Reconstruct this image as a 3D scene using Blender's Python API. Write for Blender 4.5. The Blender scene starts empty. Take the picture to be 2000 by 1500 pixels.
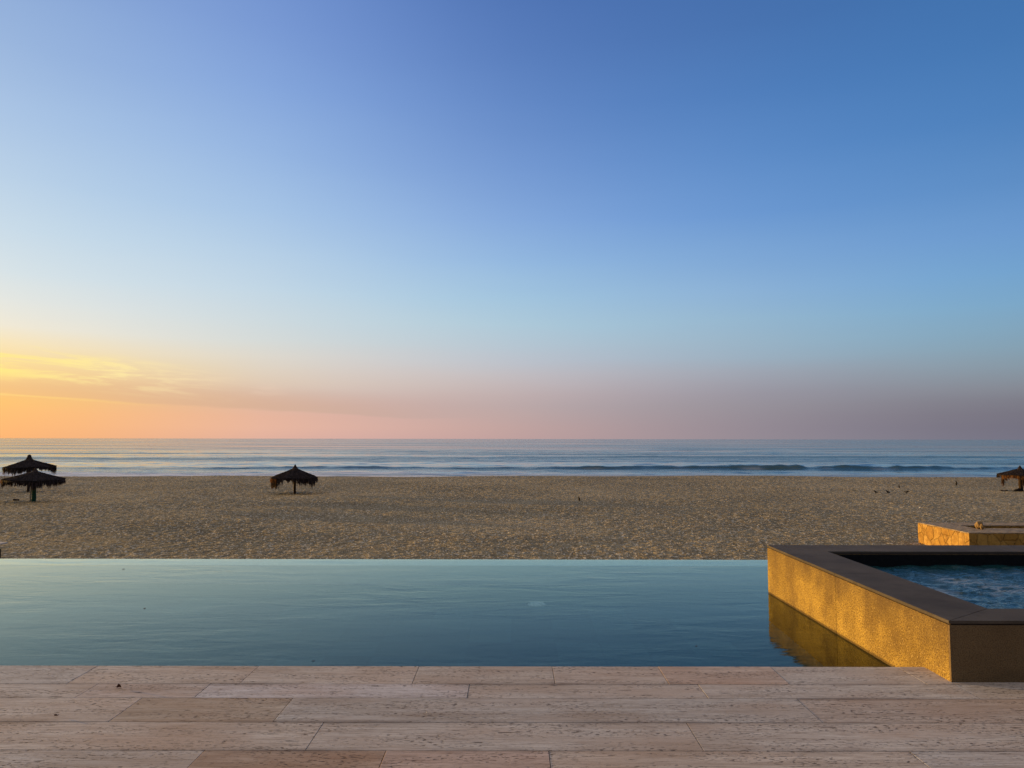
import bpy, bmesh, math, random
import numpy as np
from mathutils import Vector, Matrix
random.seed(7)
rng = np.random.default_rng(11)
S = bpy.context.scene
COL = S.collection
R = math.radians

# ------------------------------------------------------------ basics
def s2l(c):
    return tuple((v/255/12.92) if v/255 <= 0.04045 else ((v/255+0.055)/1.055)**2.4 for v in c)

def link(o, parent=None):
    COL.objects.link(o)
    if parent: o.parent = parent
    return o

def obj(name, me, mat=None, parent=None):
    o = bpy.data.objects.new(name, me)
    if mat: me.materials.append(mat)
    return link(o, parent)

def thing(name, label, cat, loc=(0, 0, 0), rz=0, group=None):
    o = bpy.data.objects.new(name, None)
    o.empty_display_size = 0.3
    o.location = loc; o.rotation_euler = (0, 0, rz)
    COL.objects.link(o)
    o['label'] = label; o['category'] = cat
    if group: o['group'] = group
    return o

def tag(o, label, cat, group=None, kind=None):
    o['label'] = label; o['category'] = cat
    if group: o['group'] = group
    if kind: o['kind'] = kind
    return o

def bm_obj(name, bm, mat, parent=None, smooth=False):
    me = bpy.data.meshes.new(name)
    bm.to_mesh(me); bm.free()
    if smooth:
        me.polygons.foreach_set('use_smooth', [True]*len(me.polygons))
    return obj(name, me, mat, parent)

def box(bm, x0, x1, y0, y1, z0, z1, bev=0.0):
    r = bmesh.ops.create_cube(bm, size=1)
    vs = r['verts']
    for v in vs:
        v.co.x = x0 if v.co.x < 0 else x1
        v.co.y = y0 if v.co.y < 0 else y1
        v.co.z = z0 if v.co.z < 0 else z1
    if bev > 0:
        es = list({e for v in vs for e in v.link_edges})
        bmesh.ops.bevel(bm, geom=es, offset=bev, segments=2, affect='EDGES', profile=0.5)

def box_obj(name, x0, x1, y0, y1, z0, z1, mat, parent=None, bev=0.0):
    bm = bmesh.new(); box(bm, x0, x1, y0, y1, z0, z1, bev)
    return bm_obj(name, bm, mat, parent)

def tube(bm, pts, rad, seg=8):
    pts = [Vector(p) for p in pts]
    if not hasattr(rad, '__len__'): rad = [rad]*len(pts)
    rings = []
    for i, p in enumerate(pts):
        d = (pts[min(i+1, len(pts)-1)]-pts[max(i-1, 0)]).normalized()
        a = Vector((0, 0, 1)) if abs(d.z) < 0.9 else Vector((1, 0, 0))
        u = d.cross(a).normalized(); w = d.cross(u)
        rings.append([bm.verts.new(p+(u*math.cos(t)+w*math.sin(t))*rad[i]) for t in [2*math.pi*k/seg for k in range(seg)]])
    for i in range(len(rings)-1):
        for k in range(seg):
            bm.faces.new((rings[i][k], rings[i][(k+1) % seg], rings[i+1][(k+1) % seg], rings[i+1][k]))
    bm.faces.new(rings[0][::-1]); bm.faces.new(rings[-1])

def grid_mesh(name, X, Y, Z):
    ny, nx = Z.shape
    co = np.empty((ny*nx, 3), np.float32)
    co[:, 0] = X.ravel(); co[:, 1] = Y.ravel(); co[:, 2] = Z.ravel()
    i = np.arange(ny*nx).reshape(ny, nx)
    q = np.stack([i[:-1, :-1], i[:-1, 1:], i[1:, 1:], i[1:, :-1]], -1).reshape(-1, 4)
    me = bpy.data.meshes.new(name)
    me.vertices.add(len(co)); me.vertices.foreach_set('co', co.ravel())
    me.loops.add(q.size); me.loops.foreach_set('vertex_index', q.ravel().astype(np.int32))
    me.polygons.add(len(q))
    me.polygons.foreach_set('loop_start', np.arange(0, q.size, 4, dtype=np.int32))
    me.polygons.foreach_set('use_smooth', np.ones(len(q), bool))
    me.update(calc_edges=True)
    return me

def perlin(x, y, seed=0):
    r = np.random.default_rng(seed)
    perm = r.permutation(4096); ang = r.random(4096)*2*np.pi
    gx, gy = np.cos(ang), np.sin(ang)
    xi = np.floor(x).astype(int); yi = np.floor(y).astype(int)
    xf = x-xi; yf = y-yi
    def h(a, b): return perm[(perm[a & 4095]+b) & 4095]
    def g(a, b, dx, dy):
        k = h(a, b); return gx[k]*dx+gy[k]*dy
    u = xf*xf*xf*(xf*(xf*6-15)+10); v = yf*yf*yf*(yf*(yf*6-15)+10)
    n00 = g(xi, yi, xf, yf); n10 = g(xi+1, yi, xf-1, yf)
    n01 = g(xi, yi+1, xf, yf-1); n11 = g(xi+1, yi+1, xf-1, yf-1)
    return ((n00*(1-u)+n10*u)*(1-v)+(n01*(1-u)+n11*u)*v)*1.5

# ------------------------------------------------------------ node helpers
class NT:
    def __init__(s, tree): s.t = tree; s.n = tree.nodes; s.l = tree.links
    def node(s, typ, **kw):
        n = s.n.new(typ)
        for k, v in kw.items(): setattr(n, k, v)
        return n
    def set(s, sock, v):
        if isinstance(v, bpy.types.NodeSocket): s.l.new(v, sock)
        elif v is not None: sock.default_value = v
    def math(s, op, a, b=None, c=None, clamp=False):
        n = s.node('ShaderNodeMath', operation=op, use_clamp=clamp)
        s.set(n.inputs[0], a)
        if b is not None: s.set(n.inputs[1], b)
        if c is not None: s.set(n.inputs[2], c)
        return n.outputs[0]
    def maprange(s, v, a, b, c=0.0, d=1.0, interp='LINEAR'):
        n = s.node('ShaderNodeMapRange', interpolation_type=interp, clamp=True)
        s.set(n.inputs['Value'], v)
        for k, x in zip(('From Min', 'From Max', 'To Min', 'To Max'), (a, b, c, d)): s.set(n.inputs[k], x)
        return n.outputs['Result']
    def mix(s, f, a, b, blend='MIX'):
        n = s.node('ShaderNodeMix', data_type='RGBA', blend_type=blend, clamp_factor=True)
        s.set(n.inputs[0], f)
        for sock, v in ((n.inputs[6], a), (n.inputs[7], b)):
            if isinstance(v, (tuple, list)) and len(v) == 3: v = (*v, 1)
            s.set(sock, v)
        return n.outputs[2]
    def ramp(s, f, stops, interp='LINEAR'):
        n = s.node('ShaderNodeValToRGB'); cr = n.color_ramp; cr.interpolation = interp
        s.set(n.inputs[0], f)
        while len(cr.elements) < len(stops): cr.elements.new(0.5)
        for e, (p, c) in zip(cr.elements, stops): e.position = p; 
        for e, (p, c) in zip(cr.elements, stops):
            e.color = (*c, 1) if len(c) == 3 else c
        return n.outputs[0]
    def coords(s, scale=(1, 1, 1), src='Object', loc=(0, 0, 0), rot=(0, 0, 0)):
        tc = s.node('ShaderNodeTexCoord'); m = s.node('ShaderNodeMapping')
        s.l.new(tc.outputs[src], m.inputs[0])
        m.inputs['Scale'].default_value = scale; m.inputs['Location'].default_value = loc; m.inputs['Rotation'].default_value = rot
        return m.outputs[0]
    def noise(s, vec, scale=1, detail=4, rough=0.5, dist=0.0, out=0):
        n = s.node('ShaderNodeTexNoise')
        s.set(n.inputs['Vector'], vec); s.set(n.inputs['Scale'], scale)
        n.inputs['Detail'].default_value = detail; n.inputs['Roughness'].default_value = rough
        n.inputs['Distortion'].default_value = dist
        return n.outputs[out]
    def voronoi(s, vec, scale=1, feature='F1', rnd=1.0, out='Distance'):
        n = s.node('ShaderNodeTexVoronoi', feature=feature)
        s.set(n.inputs['Vector'], vec); s.set(n.inputs['Scale'], scale); n.inputs['Randomness'].default_value = rnd
        return n.outputs[out]
    def bump(s, h, strength=1.0, dist=0.01, normal=None):
        n = s.node('ShaderNodeBump')
        s.set(n.inputs['Height'], h); s.set(n.inputs['Strength'], strength); n.inputs['Distance'].default_value = dist
        if normal is not None: s.l.new(normal, n.inputs['Normal'])
        return n.outputs[0]

def material(name):
    m = bpy.data.materials.new(name); m.use_nodes = True
    nt = NT(m.node_tree)
    p = m.node_tree.nodes['Principled BSDF']
    return m, nt, p

def P(nt, p, **kw):
    for k, v in kw.items():
        k = k.replace('_', ' ')
        if isinstance(v, (tuple, list)) and len(v) == 3: v = (*v, 1)
        nt.set(p.inputs[k], v)

# ------------------------------------------------------------ camera
PITCH = R(4.08)
cam = bpy.data.cameras.new('camera'); co = bpy.data.objects.new('camera', cam); COL.objects.link(co)
cam.sensor_width = 36; cam.lens = 36*1502/2000
cam.clip_start = 0.05; cam.clip_end = 80000
co.matrix_world = Matrix.Translation((0, 0, 1.6)) @ Matrix.Rotation(math.pi/2+PITCH, 4, 'X') @ Matrix.Rotation(R(0.09), 4, 'Z')
S.camera = co

# ------------------------------------------------------------ sun + sky
SUN_AZ, SUN_EL = R(-66), R(3.2)          # azimuth from +Y, negative = to the left
sd = Vector((math.sin(SUN_AZ)*math.cos(SUN_EL), math.cos(SUN_AZ)*math.cos(SUN_EL), math.sin(SUN_EL)))
sun = bpy.data.lights.new('sun', 'SUN'); so = bpy.data.objects.new('sun', sun); COL.objects.link(so)
sun.energy = 5.0; sun.angle = R(0.6); sun.color = (1.0, 0.58, 0.14)
so.rotation_euler = sd.to_track_quat('Z', 'Y').to_euler()

W = bpy.data.worlds.new('World'); S.world = W; W.use_nodes = True
nt = NT(W.node_tree); bg = W.node_tree.nodes['Background']
tc = nt.node('ShaderNodeTexCoord')
sep = nt.node('ShaderNodeSeparateXYZ'); nt.l.new(tc.outputs['Generated'], sep.inputs[0])
X, Y, Z = sep.outputs
D = 180/math.pi
el = nt.math('MULTIPLY', nt.math('ARCSINE', Z), D)
az = nt.math('MULTIPLY', nt.math('ARCTAN2', X, Y), D)
# slow waver so the bands are not ruled straight
wv = nt.node('ShaderNodeCombineXYZ'); nt.set(wv.inputs[0], nt.math('MULTIPLY', az, 0.05)); nt.set(wv.inputs[1], nt.math('MULTIPLY', el, 0.35))
waver = nt.math('MULTIPLY', nt.math('SUBTRACT', nt.noise(wv.outputs[0], 1, 3), 0.5), 0.9)
elw = nt.math('ADD', el, nt.math('MULTIPLY', waver, nt.maprange(el, 0.3, 5, 0, 1)))
f = nt.math('DIVIDE', elw, 45.0, clamp=True)
sky = {
 -66: [(0,(255,190,105)),(2,(255,205,110)),(5,(255,236,165)),(10,(250,240,215)),(16,(222,230,236)),(25,(170,195,226)),(45,(112,150,205))],
 -34: [(0,(250,180,116)),(1.5,(253,188,116)),(2.6,(250,196,114)),(3.1,(244,194,128)),(3.8,(248,206,138)),(4.8,(249,218,152)),(5.6,(247,224,176)),(6.6,(240,230,208)),(8,(230,229,220)),(9.7,(217,226,228)),(12,(203,220,231)),(14.4,(190,212,231)),(20.3,(165,192,226)),(26,(143,172,216)),(45,(95,130,190))],
 -18: [(0,(224,176,158)),(1,(232,182,158)),(2,(226,178,156)),(3,(216,186,168)),(4.2,(222,204,184)),(5.7,(220,213,202)),(7.5,(208,217,219)),(11,(190,212,229)),(16.3,(163,193,228)),(23,(135,168,220)),(29,(116,148,208)),(45,(75,112,178))],
 0: [(0,(190,160,158)),(1,(192,163,160)),(2.2,(184,165,166)),(3.2,(189,172,173)),(4.5,(193,184,187)),(5.8,(186,192,202)),(7.5,(177,198,212)),(9,(170,200,218)),(11.5,(155,191,222)),(14,(142,178,222)),(17,(126,162,216)),(24,(99,136,197)),(30.6,(80,116,180)),(45,(60,95,160))],
 18: [(0,(146,137,147)),(1,(145,136,147)),(2.2,(147,141,151)),(3.2,(150,147,159)),(4.5,(156,161,174)),(6,(152,174,192)),(8,(148,181,204)),(11,(134,173,214)),(16.3,(104,149,207)),(23,(80,127,189)),(29,(69,111,172)),(45,(48,88,155))],
 34: [(0,(116,115,131)),(1,(114,112,127)),(2,(119,117,130)),(3.2,(130,135,147)),(4.5,(133,150,164)),(6,(130,160,180)),(8,(124,166,196)),(10,(115,163,205)),(13,(106,152,205)),(16,(92,140,196)),(20.3,(75,126,186)),(26,(64,114,174)),(45,(46,86,148))],
 90: [(0,(96,98,118)),(6,(110,120,142)),(14,(92,120,165)),(28,(62,95,150)),(45,(44,74,128))],
 180: [(0,(66,62,70)),(8,(70,68,80)),(20,(62,70,96)),(45,(42,62,104))],
}
# resample: smooth (Hermite) in azimuth so that no seam shows between the key azimuths
els = [0, 0.8, 1.6, 2.4, 3.2, 4.0, 4.8, 5.8, 7, 8.5, 10.5, 13, 16, 20, 24, 28, 32, 38, 45]
k0 = sorted(sky)
tab = np.array([[[np.interp(e, [q[0] for q in sky[k]], [q[1][i] for q in sky[k]]) for i in range(3)] for e in els] for k in k0])
sl = np.diff(tab, axis=0)/np.diff(np.array(k0, float))[:, None, None]
tan = np.zeros_like(tab); tan[1:-1] = 0.5*(sl[1:]+sl[:-1]); tan[0] = sl[0]; tan[-1] = sl[-1]
def sky_at(a):
    i = min(max(int(np.searchsorted(k0, a))-1, 0), len(k0)-2); h = k0[i+1]-k0[i]; t = (a-k0[i])/h
    return (2*t**3-3*t**2+1)*tab[i]+(t**3-2*t**2+t)*h*tan[i]+(-2*t**3+3*t**2)*tab[i+1]+(t**3-t**2)*h*tan[i+1]
keys = [-66, -50, -42, -34, -29, -24, -18, -13, -9, -4, 0, 4, 9, 13, 18, 24, 29, 34, 44, 60, 90, 180]
# soften the elevation profile a little as well
cols = {k: nt.ramp(f, [(e/45, s2l(tuple(np.clip(v, 0, 255)))) for e, v in zip(els, sky_at(k))], 'LINEAR') for k in keys}
c = cols[-66]
for a0, a1 in zip(keys[:-1], keys[1:]):
    c = nt.mix(nt.maprange(az, a0, a1), c, cols[a1])
# left of the sun, fade towards the dim rear sky
c = nt.mix(nt.maprange(az, -90, -165), c, cols[180])
zen = nt.maprange(el, 38, 60, 0, 1, 'SMOOTHSTEP')      # unseen warm overhead fill, added to light deck and sand
c = nt.mix(zen, c, (0.52, 0.41, 0.31))
# warm halo round the sun
dot = nt.node('ShaderNodeVectorMath', operation='DOT_PRODUCT'); nt.l.new(tc.outputs['Generated'], dot.inputs[0]); dot.inputs[1].default_value = sd
ang = nt.math('MULTIPLY', nt.math('ARCCOSINE', nt.math('MINIMUM', dot.outputs['Value'], 0.99999)), D)
halo = nt.math('EXPONENT', nt.math('MULTIPLY', nt.math('POWER', nt.math('DIVIDE', ang, 14.0), 2.0), -1.0))
# mauve haze bank, sharp underneath, sinking to the right
line = nt.maprange(az, -34, -8, 2.78, 1.55)
cv = nt.node('ShaderNodeCombineXYZ'); nt.set(cv.inputs[0], nt.math('MULTIPLY', az, 0.16)); nt.set(cv.inputs[1], nt.math('MULTIPLY', el, 1.6))
wob = nt.noise(cv.outputs[0], 1, 4, 0.55)
dl = nt.math('ADD', nt.math('SUBTRACT', el, line), nt.math('MULTIPLY', nt.math('SUBTRACT', wob, 0.5), 0.55))
bank = nt.math('MULTIPLY', nt.maprange(dl, -0.12, 0.10, 0, 1, 'SMOOTHSTEP'), nt.maprange(dl, 0.2, 1.9, 1, 0, 'SMOOTHSTEP'))
bank = nt.math('MULTIPLY', bank, nt.maprange(az, -33, -20, 0.25, 0.7))
bank = nt.math('MULTIPLY', bank, nt.maprange(az, -14, 6, 1, 0.0, 'SMOOTHSTEP'))
c = nt.mix(bank, c, nt.ramp(nt.maprange(az, -34, -5), [(0, s2l((232, 182, 132))), (1, s2l((190, 166, 162)))]))
rim = nt.math('MULTIPLY', nt.maprange(dl, -0.16, -0.06, 0, 1, 'SMOOTHSTEP'), nt.maprange(dl, -0.04, 0.05, 1, 0, 'SMOOTHSTEP'))
rim = nt.math('MULTIPLY', rim, nt.maprange(az, -34, -24, 0.6, 0.0))
c = nt.mix(rim, c, s2l((255, 214, 130)))
# thin bright cirrus
cv2 = nt.node('ShaderNodeCombineXYZ'); nt.set(cv2.inputs[0], nt.math('MULTIPLY', nt.math('ADD', az, nt.math('MULTIPLY', el, 1.5)), 0.15)); nt.set(cv2.inputs[1], nt.math('ADD', nt.math('MULTIPLY', el, 1.25), nt.math('MULTIPLY', az, 0.045)))
ci = nt.noise(cv2.outputs[0], 1.0, 8, 0.62, 0.4)
cband = nt.math('ADD', el, nt.math('MULTIPLY', nt.math('ADD', az, 34.0), 0.085))   # band centre falls to the right
env = nt.math('MULTIPLY', nt.maprange(cband, 3.3, 4.6, 0, 1, 'SMOOTHSTEP'), nt.maprange(cband, 5.2, 6.3, 1, 0, 'SMOOTHSTEP'))
env = nt.math('MULTIPLY', env, nt.maprange(az, -29, -18.5, 1, 0, 'SMOOTHSTEP'))
cir = nt.math('MULTIPLY', nt.maprange(ci, 0.42, 0.60, 0, 1, 'SMOOTHSTEP'), env)
c = nt.mix(cir, c, nt.ramp(nt.maprange(az, -34, -20), [(0, s2l((255, 234, 132))), (1, s2l((252, 230, 190)))]))
# few wisps further right
env2 = nt.math('MULTIPLY', nt.maprange(nt.math('ABSOLUTE', nt.math('ADD', az, 19.5)), 1.0, 3.5, 1, 0, 'SMOOTHSTEP'), nt.maprange(nt.math('ABSOLUTE', nt.math('SUBTRACT', el, 3.3)), 0.2, 0.9, 1, 0, 'SMOOTHSTEP'))
c = nt.mix(nt.math('MULTIPLY', nt.math('MULTIPLY', nt.maprange(ci, 0.52, 0.70), env2), 0.5), c, s2l((240, 212, 188)))
# below the horizon
c = nt.mix(nt.maprange(el, -0.3, -3, 0, 1), c, s2l((70, 68, 72)))
halo_c = nt.mix(1.0, (0, 0, 0), (2.6, 1.55, 0.6)); 
hv = nt.node('ShaderNodeVectorMath', operation='SCALE'); nt.l.new(halo_c, hv.inputs[0]); nt.set(hv.inputs['Scale'], nt.math('MULTIPLY', halo, nt.maprange(el, -0.5, 0.5)))
nish = nt.node('ShaderNodeTexSky', sky_type='NISHITA'); nish.sun_disc = False; nish.sun_elevation = SUN_EL; nish.sun_rotation = SUN_AZ
nv = nt.node('ShaderNodeVectorMath', operation='SCALE'); nt.l.new(nish.outputs[0], nv.inputs[0]); nv.inputs['Scale'].default_value = 0.006
a1 = nt.node('ShaderNodeVectorMath', operation='ADD'); nt.l.new(c, a1.inputs[0]); nt.l.new(hv.outputs[0], a1.inputs[1])
a2 = nt.node('ShaderNodeVectorMath', operation='ADD'); nt.l.new(a1.outputs[0], a2.inputs[0]); nt.l.new(nv.outputs[0], a2.inputs[1])
nt.l.new(a2.outputs[0], bg.inputs[0]); bg.inputs[1].default_value = 1.0

# ------------------------------------------------------------ materials
def mat_sand():
    m, nt, p = material('sand')
    v = nt.coords()
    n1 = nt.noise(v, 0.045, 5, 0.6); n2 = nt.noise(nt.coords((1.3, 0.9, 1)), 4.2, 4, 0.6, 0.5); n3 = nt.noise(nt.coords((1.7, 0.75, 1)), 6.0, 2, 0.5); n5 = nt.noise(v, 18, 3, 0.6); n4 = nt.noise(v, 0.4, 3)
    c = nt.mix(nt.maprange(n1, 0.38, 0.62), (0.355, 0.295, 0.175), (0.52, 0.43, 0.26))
    c = nt.mix(nt.maprange(n2, 0.44, 0.54), nt.mix(0.42, c, (0.11, 0.082, 0.045)), c)  # bump hollows painted darker, as shade would leave them
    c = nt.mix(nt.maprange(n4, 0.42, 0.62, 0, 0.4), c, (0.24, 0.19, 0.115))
    c = nt.mix(nt.maprange(n3, 0.57, 0.63, 0, 0.9), c, (0.82, 0.73, 0.55))  # sunlit crest specks painted into the sand colour
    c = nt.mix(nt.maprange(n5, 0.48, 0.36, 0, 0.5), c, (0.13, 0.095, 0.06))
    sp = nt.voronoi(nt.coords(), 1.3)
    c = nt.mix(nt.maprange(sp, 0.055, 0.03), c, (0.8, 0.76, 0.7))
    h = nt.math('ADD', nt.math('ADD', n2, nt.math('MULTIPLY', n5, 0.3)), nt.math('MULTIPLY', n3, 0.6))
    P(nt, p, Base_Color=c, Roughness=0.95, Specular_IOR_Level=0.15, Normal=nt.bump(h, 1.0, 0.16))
    return m

def mat_sea():
    m, nt, p = material('sea_water')
    geo = nt.node('ShaderNodeNewGeometry'); sp = nt.node('ShaderNodeSeparateXYZ'); nt.l.new(geo.outputs['Position'], sp.inputs[0])
    at = nt.node('ShaderNodeAttribute', attribute_name='foam')
    v1 = nt.coords((0.05, 0.16, 0.1)); v2 = nt.coords((0.25, 0.9, 0.5)); v3 = nt.coords((0.0035, 0.028, 0.01)); v4 = nt.coords((0.0004, 0.0016, 0.001))
    n = nt.math('ADD', nt.math('MULTIPLY', nt.noise(v1, 1, 6, 0.6), 2.2), nt.math('MULTIPLY', nt.noise(v2, 1, 5, 0.6), 0.55))
    streak = nt.noise(v3, 1, 5, 0.6, 0.3)
    far = nt.noise(v4, 1, 4, 0.6)
    stren = nt.maprange(streak, 0.40, 0.60, 0.12, 0.7)
    foamn = nt.noise(nt.coords((0.12, 0.5, 1)), 1, 6, 0.65)
    fm = nt.math('MULTIPLY', nt.maprange(foamn, 0.30, 0.50), at.outputs['Fac'])
    base = nt.mix(nt.maprange(far, 0.4, 0.6), (0.040, 0.100, 0.092), (0.060, 0.135, 0.122))
    c = nt.mix(fm, base, (0.88, 0.89, 0.92))
    rg = nt.math('ADD', nt.maprange(streak, 0.42, 0.60, 0.06, 0.28), nt.math('MULTIPLY', fm, 0.5))
    P(nt, p, Base_Color=c, Roughness=rg, IOR=1.33, Specular_Tint=(0.97, 1.0, 0.76), Normal=nt.bump(n, stren, 0.5))
    return m

def mat_pool_water():
    m, nt, p = material('pool_water')
    v = nt.coords((1.0, 2.6, 1)); v2 = nt.coords((4, 12, 1), rot=(0, 0, 0.2)); v3 = nt.coords((0.35, 0.8, 1))
    h = nt.math('ADD', nt.math('MULTIPLY', nt.noise(v, 1, 4, 0.55, 0.4), 1.0), nt.math('MULTIPLY', nt.noise(v2, 1, 3, 0.5, 0.5), 0.15))
    st = nt.maprange(nt.noise(v3, 1, 2), 0.35, 0.65, 0.25, 1.0)
    bn = nt.bump(h, st, 0.0065)
    fr = nt.node('ShaderNodeFresnel'); fr.inputs['IOR'].default_value = 1.33; nt.l.new(bn, fr.inputs['Normal'])
    rf = nt.node('ShaderNodeBsdfRefraction'); rf.inputs['IOR'].default_value = 1.33; rf.inputs['Roughness'].default_value = 0; rf.inputs['Color'].default_value = (0.86, 0.98, 1.0, 1); nt.l.new(bn, rf.inputs['Normal'])
    gl = nt.node('ShaderNodeBsdfGlossy'); gl.inputs['Roughness'].default_value = 0.02; gl.inputs['Color'].default_value = (0.94, 1.04, 0.92, 1); nt.l.new(bn, gl.inputs['Normal'])
    ms = nt.node('ShaderNodeMixShader'); nt.set(ms.inputs[0], nt.math('MULTIPLY', nt.math('POWER', fr.outputs[0], 1.7), 2.2, clamp=True)); nt.l.new(rf.outputs[0], ms.inputs[1]); nt.l.new(gl.outputs[0], ms.inputs[2])
    nt.l.new(ms.outputs[0], nt.n['Material Output'].inputs[0]); nt.n.remove(p)
    return m

def mat_spa_water():
    m, nt, p = material('spa_water')
    v = nt.coords((1, 1.6, 1))
    n = nt.noise(v, 5.5, 6, 0.62, 0.6)
    ridge = nt.math('SUBTRACT', 1.0, nt.math('MULTIPLY', nt.math('ABSOLUTE', nt.math('SUBTRACT', nt.noise(v, 2.6, 5, 0.6, 1.2), 0.5)), 9.0), clamp=True)
    geo = nt.node('ShaderNodeNewGeometry'); sp = nt.node('ShaderNodeSeparateXYZ'); nt.l.new(geo.outputs['Position'], sp.inputs[0])
    patch = nt.maprange(nt.noise(nt.coords(), 1.1, 3), 0.46, 0.62)
    fm = nt.math('MULTIPLY', nt.math('MULTIPLY', nt.math('POWER', ridge, 2.2), patch), 0.95)
    c = nt.mix(fm, (0.010, 0.060, 0.070), (0.50, 0.58, 0.62))
    P(nt, p, Base_Color=c, Roughness=nt.maprange(fm, 0, 1, 0.05, 0.6), IOR=1.33, Specular_Tint=(0.85, 1.0, 0.75), Normal=nt.bump(n, 0.9, 0.03))
    return m

def mat_tile():
    m, nt, p = material('pool_tile')
    v = nt.coords()
    br = nt.node('ShaderNodeTexBrick'); nt.l.new(v, br.inputs['Vector'])
    br.offset = 0.0; br.inputs['Scale'].default_value = 1.0; br.inputs['Brick Width'].default_value = 0.45; br.inputs['Row Height'].default_value = 0.45
    br.inputs['Mortar Size'].default_value = 0.006; br.inputs['Color1'].default_value = (0.007, 0.058, 0.068, 1); br.inputs['Color2'].default_value = (0.022, 0.100, 0.112, 1); br.inputs['Mortar'].default_value = (0.010, 0.068, 0.078, 1)
    c = nt.mix(nt.maprange(nt.noise(v, 1.4, 4), 0.35, 0.65, 0, 0.35), br.outputs[0], (0.007, 0.050, 0.060))
    P(nt, p, Base_Color=c, Roughness=0.35)
    return m

def mat_travertine():
    m, nt, p = material('travertine')
    at = nt.node('ShaderNodeAttribute', attribute_name='slab')      # colour tint + random id in alpha
    v = nt.coords()
    off = nt.node('ShaderNodeVectorMath', operation='ADD'); nt.l.new(v, off.inputs[0])
    cmb = nt.node('ShaderNodeCombineXYZ'); nt.set(cmb.inputs[0], nt.math('MULTIPLY', at.outputs['Alpha'], 37.0)); nt.set(cmb.inputs[1], nt.math('MULTIPLY', at.outputs['Alpha'], 11.0))
    nt.l.new(cmb.outputs[0], off.inputs[1])
    def sc(s):
        mp = nt.node('ShaderNodeMapping'); nt.l.new(off.outputs[0], mp.inputs[0]); mp.inputs['Scale'].default_value = s; return mp.outputs[0]
    veins = nt.noise(sc((0.9, 14, 1)), 1, 7, 0.62, 0.25)
    veins2 = nt.noise(sc((5, 75, 1)), 1, 5, 0.65, 0.2)
    blot = nt.noise(sc((0.8, 2.2, 1)), 1, 4, 0.55)
    c = nt.mix(nt.maprange(veins, 0.38, 0.64), (0.98, 0.99, 1.0), (0.74, 0.71, 0.69))
    c = nt.mix(nt.maprange(veins2, 0.48, 0.62, 0, 0.75), c, (0.50, 0.44, 0.41))
    c = nt.mix(nt.maprange(blot, 0.46, 0.66, 0, 0.75), c, (0.74, 0.62, 0.54))
    stain = nt.noise(nt.coords((0.7, 3.4, 1)), 1, 6, 0.62, 0.3)
    c = nt.mix(nt.maprange(stain, 0.52, 0.70, 0, 0.6), c, (0.50, 0.40, 0.32))
    c = nt.mix(1.0, c, at.outputs['Color'], 'MULTIPLY')
    # pits
    reg = nt.maprange(nt.noise(sc((1.6, 9, 1)), 1, 4, 0.6), 0.44, 0.58)
    pv = nt.noise(sc((30, 90, 1)), 1, 2, 0.5)
    pit = nt.math('MULTIPLY', nt.maprange(pv, 0.575, 0.63), nt.math('ADD', nt.math('MULTIPLY', reg, 0.85), 0.15))
    big = nt.math('MULTIPLY', nt.maprange(nt.noise(sc((7, 42, 1)), 1, 5, 0.6, 0.3), 0.625, 0.66), nt.maprange(nt.noise(sc((1.1, 3.0, 1)), 1, 3), 0.46, 0.56))
    allp = nt.math('MAXIMUM', pit, big)
    c = nt.mix(nt.math('MULTIPLY', allp, 0.82), c, (0.05, 0.035, 0.028))
    # dirt gathered along the long joints
    sy = nt.node('ShaderNodeSeparateXYZ'); nt.l.new(v, sy.inputs[0]); dmin = None
    for yk in (5.158, 4.882, 4.476, 4.081, 3.69, 3.41, 3.01):
        d_ = nt.math('ABSOLUTE', nt.math('SUBTRACT', sy.outputs[1], yk)); dmin = d_ if dmin is None else nt.math('MINIMUM', dmin, d_)
    dn = nt.noise(nt.coords((1.1, 3, 1)), 1, 5, 0.6)
    dw = nt.math('MULTIPLY', nt.maprange(dmin, 0.055, 0.0, 0, 1, 'SMOOTHSTEP'), nt.maprange(dn, 0.46, 0.66))
    c = nt.mix(nt.math('MULTIPLY', dw, 0.6), c, (0.16, 0.115, 0.085))
    c = nt.mix(nt.maprange(dmin, 0.006, 0.003, 0, 0.25), c, (0.12, 0.08, 0.06))
    grain = nt.noise(v, 260, 2, 0.5)
    c = nt.mix(nt.maprange(grain, 0.3, 0.7, 0.0, 0.2), c, (0.1, 0.07, 0.06))
    h = nt.math('SUBTRACT', nt.math('ADD', nt.math('MULTIPLY', veins2, 0.35), nt.math('MULTIPLY', grain, 0.12)), allp)
    P(nt, p, Base_Color=c, Roughness=0.82, Specular_IOR_Level=0.3, Normal=nt.bump(h, 0.8, 0.004))
    return m

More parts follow.
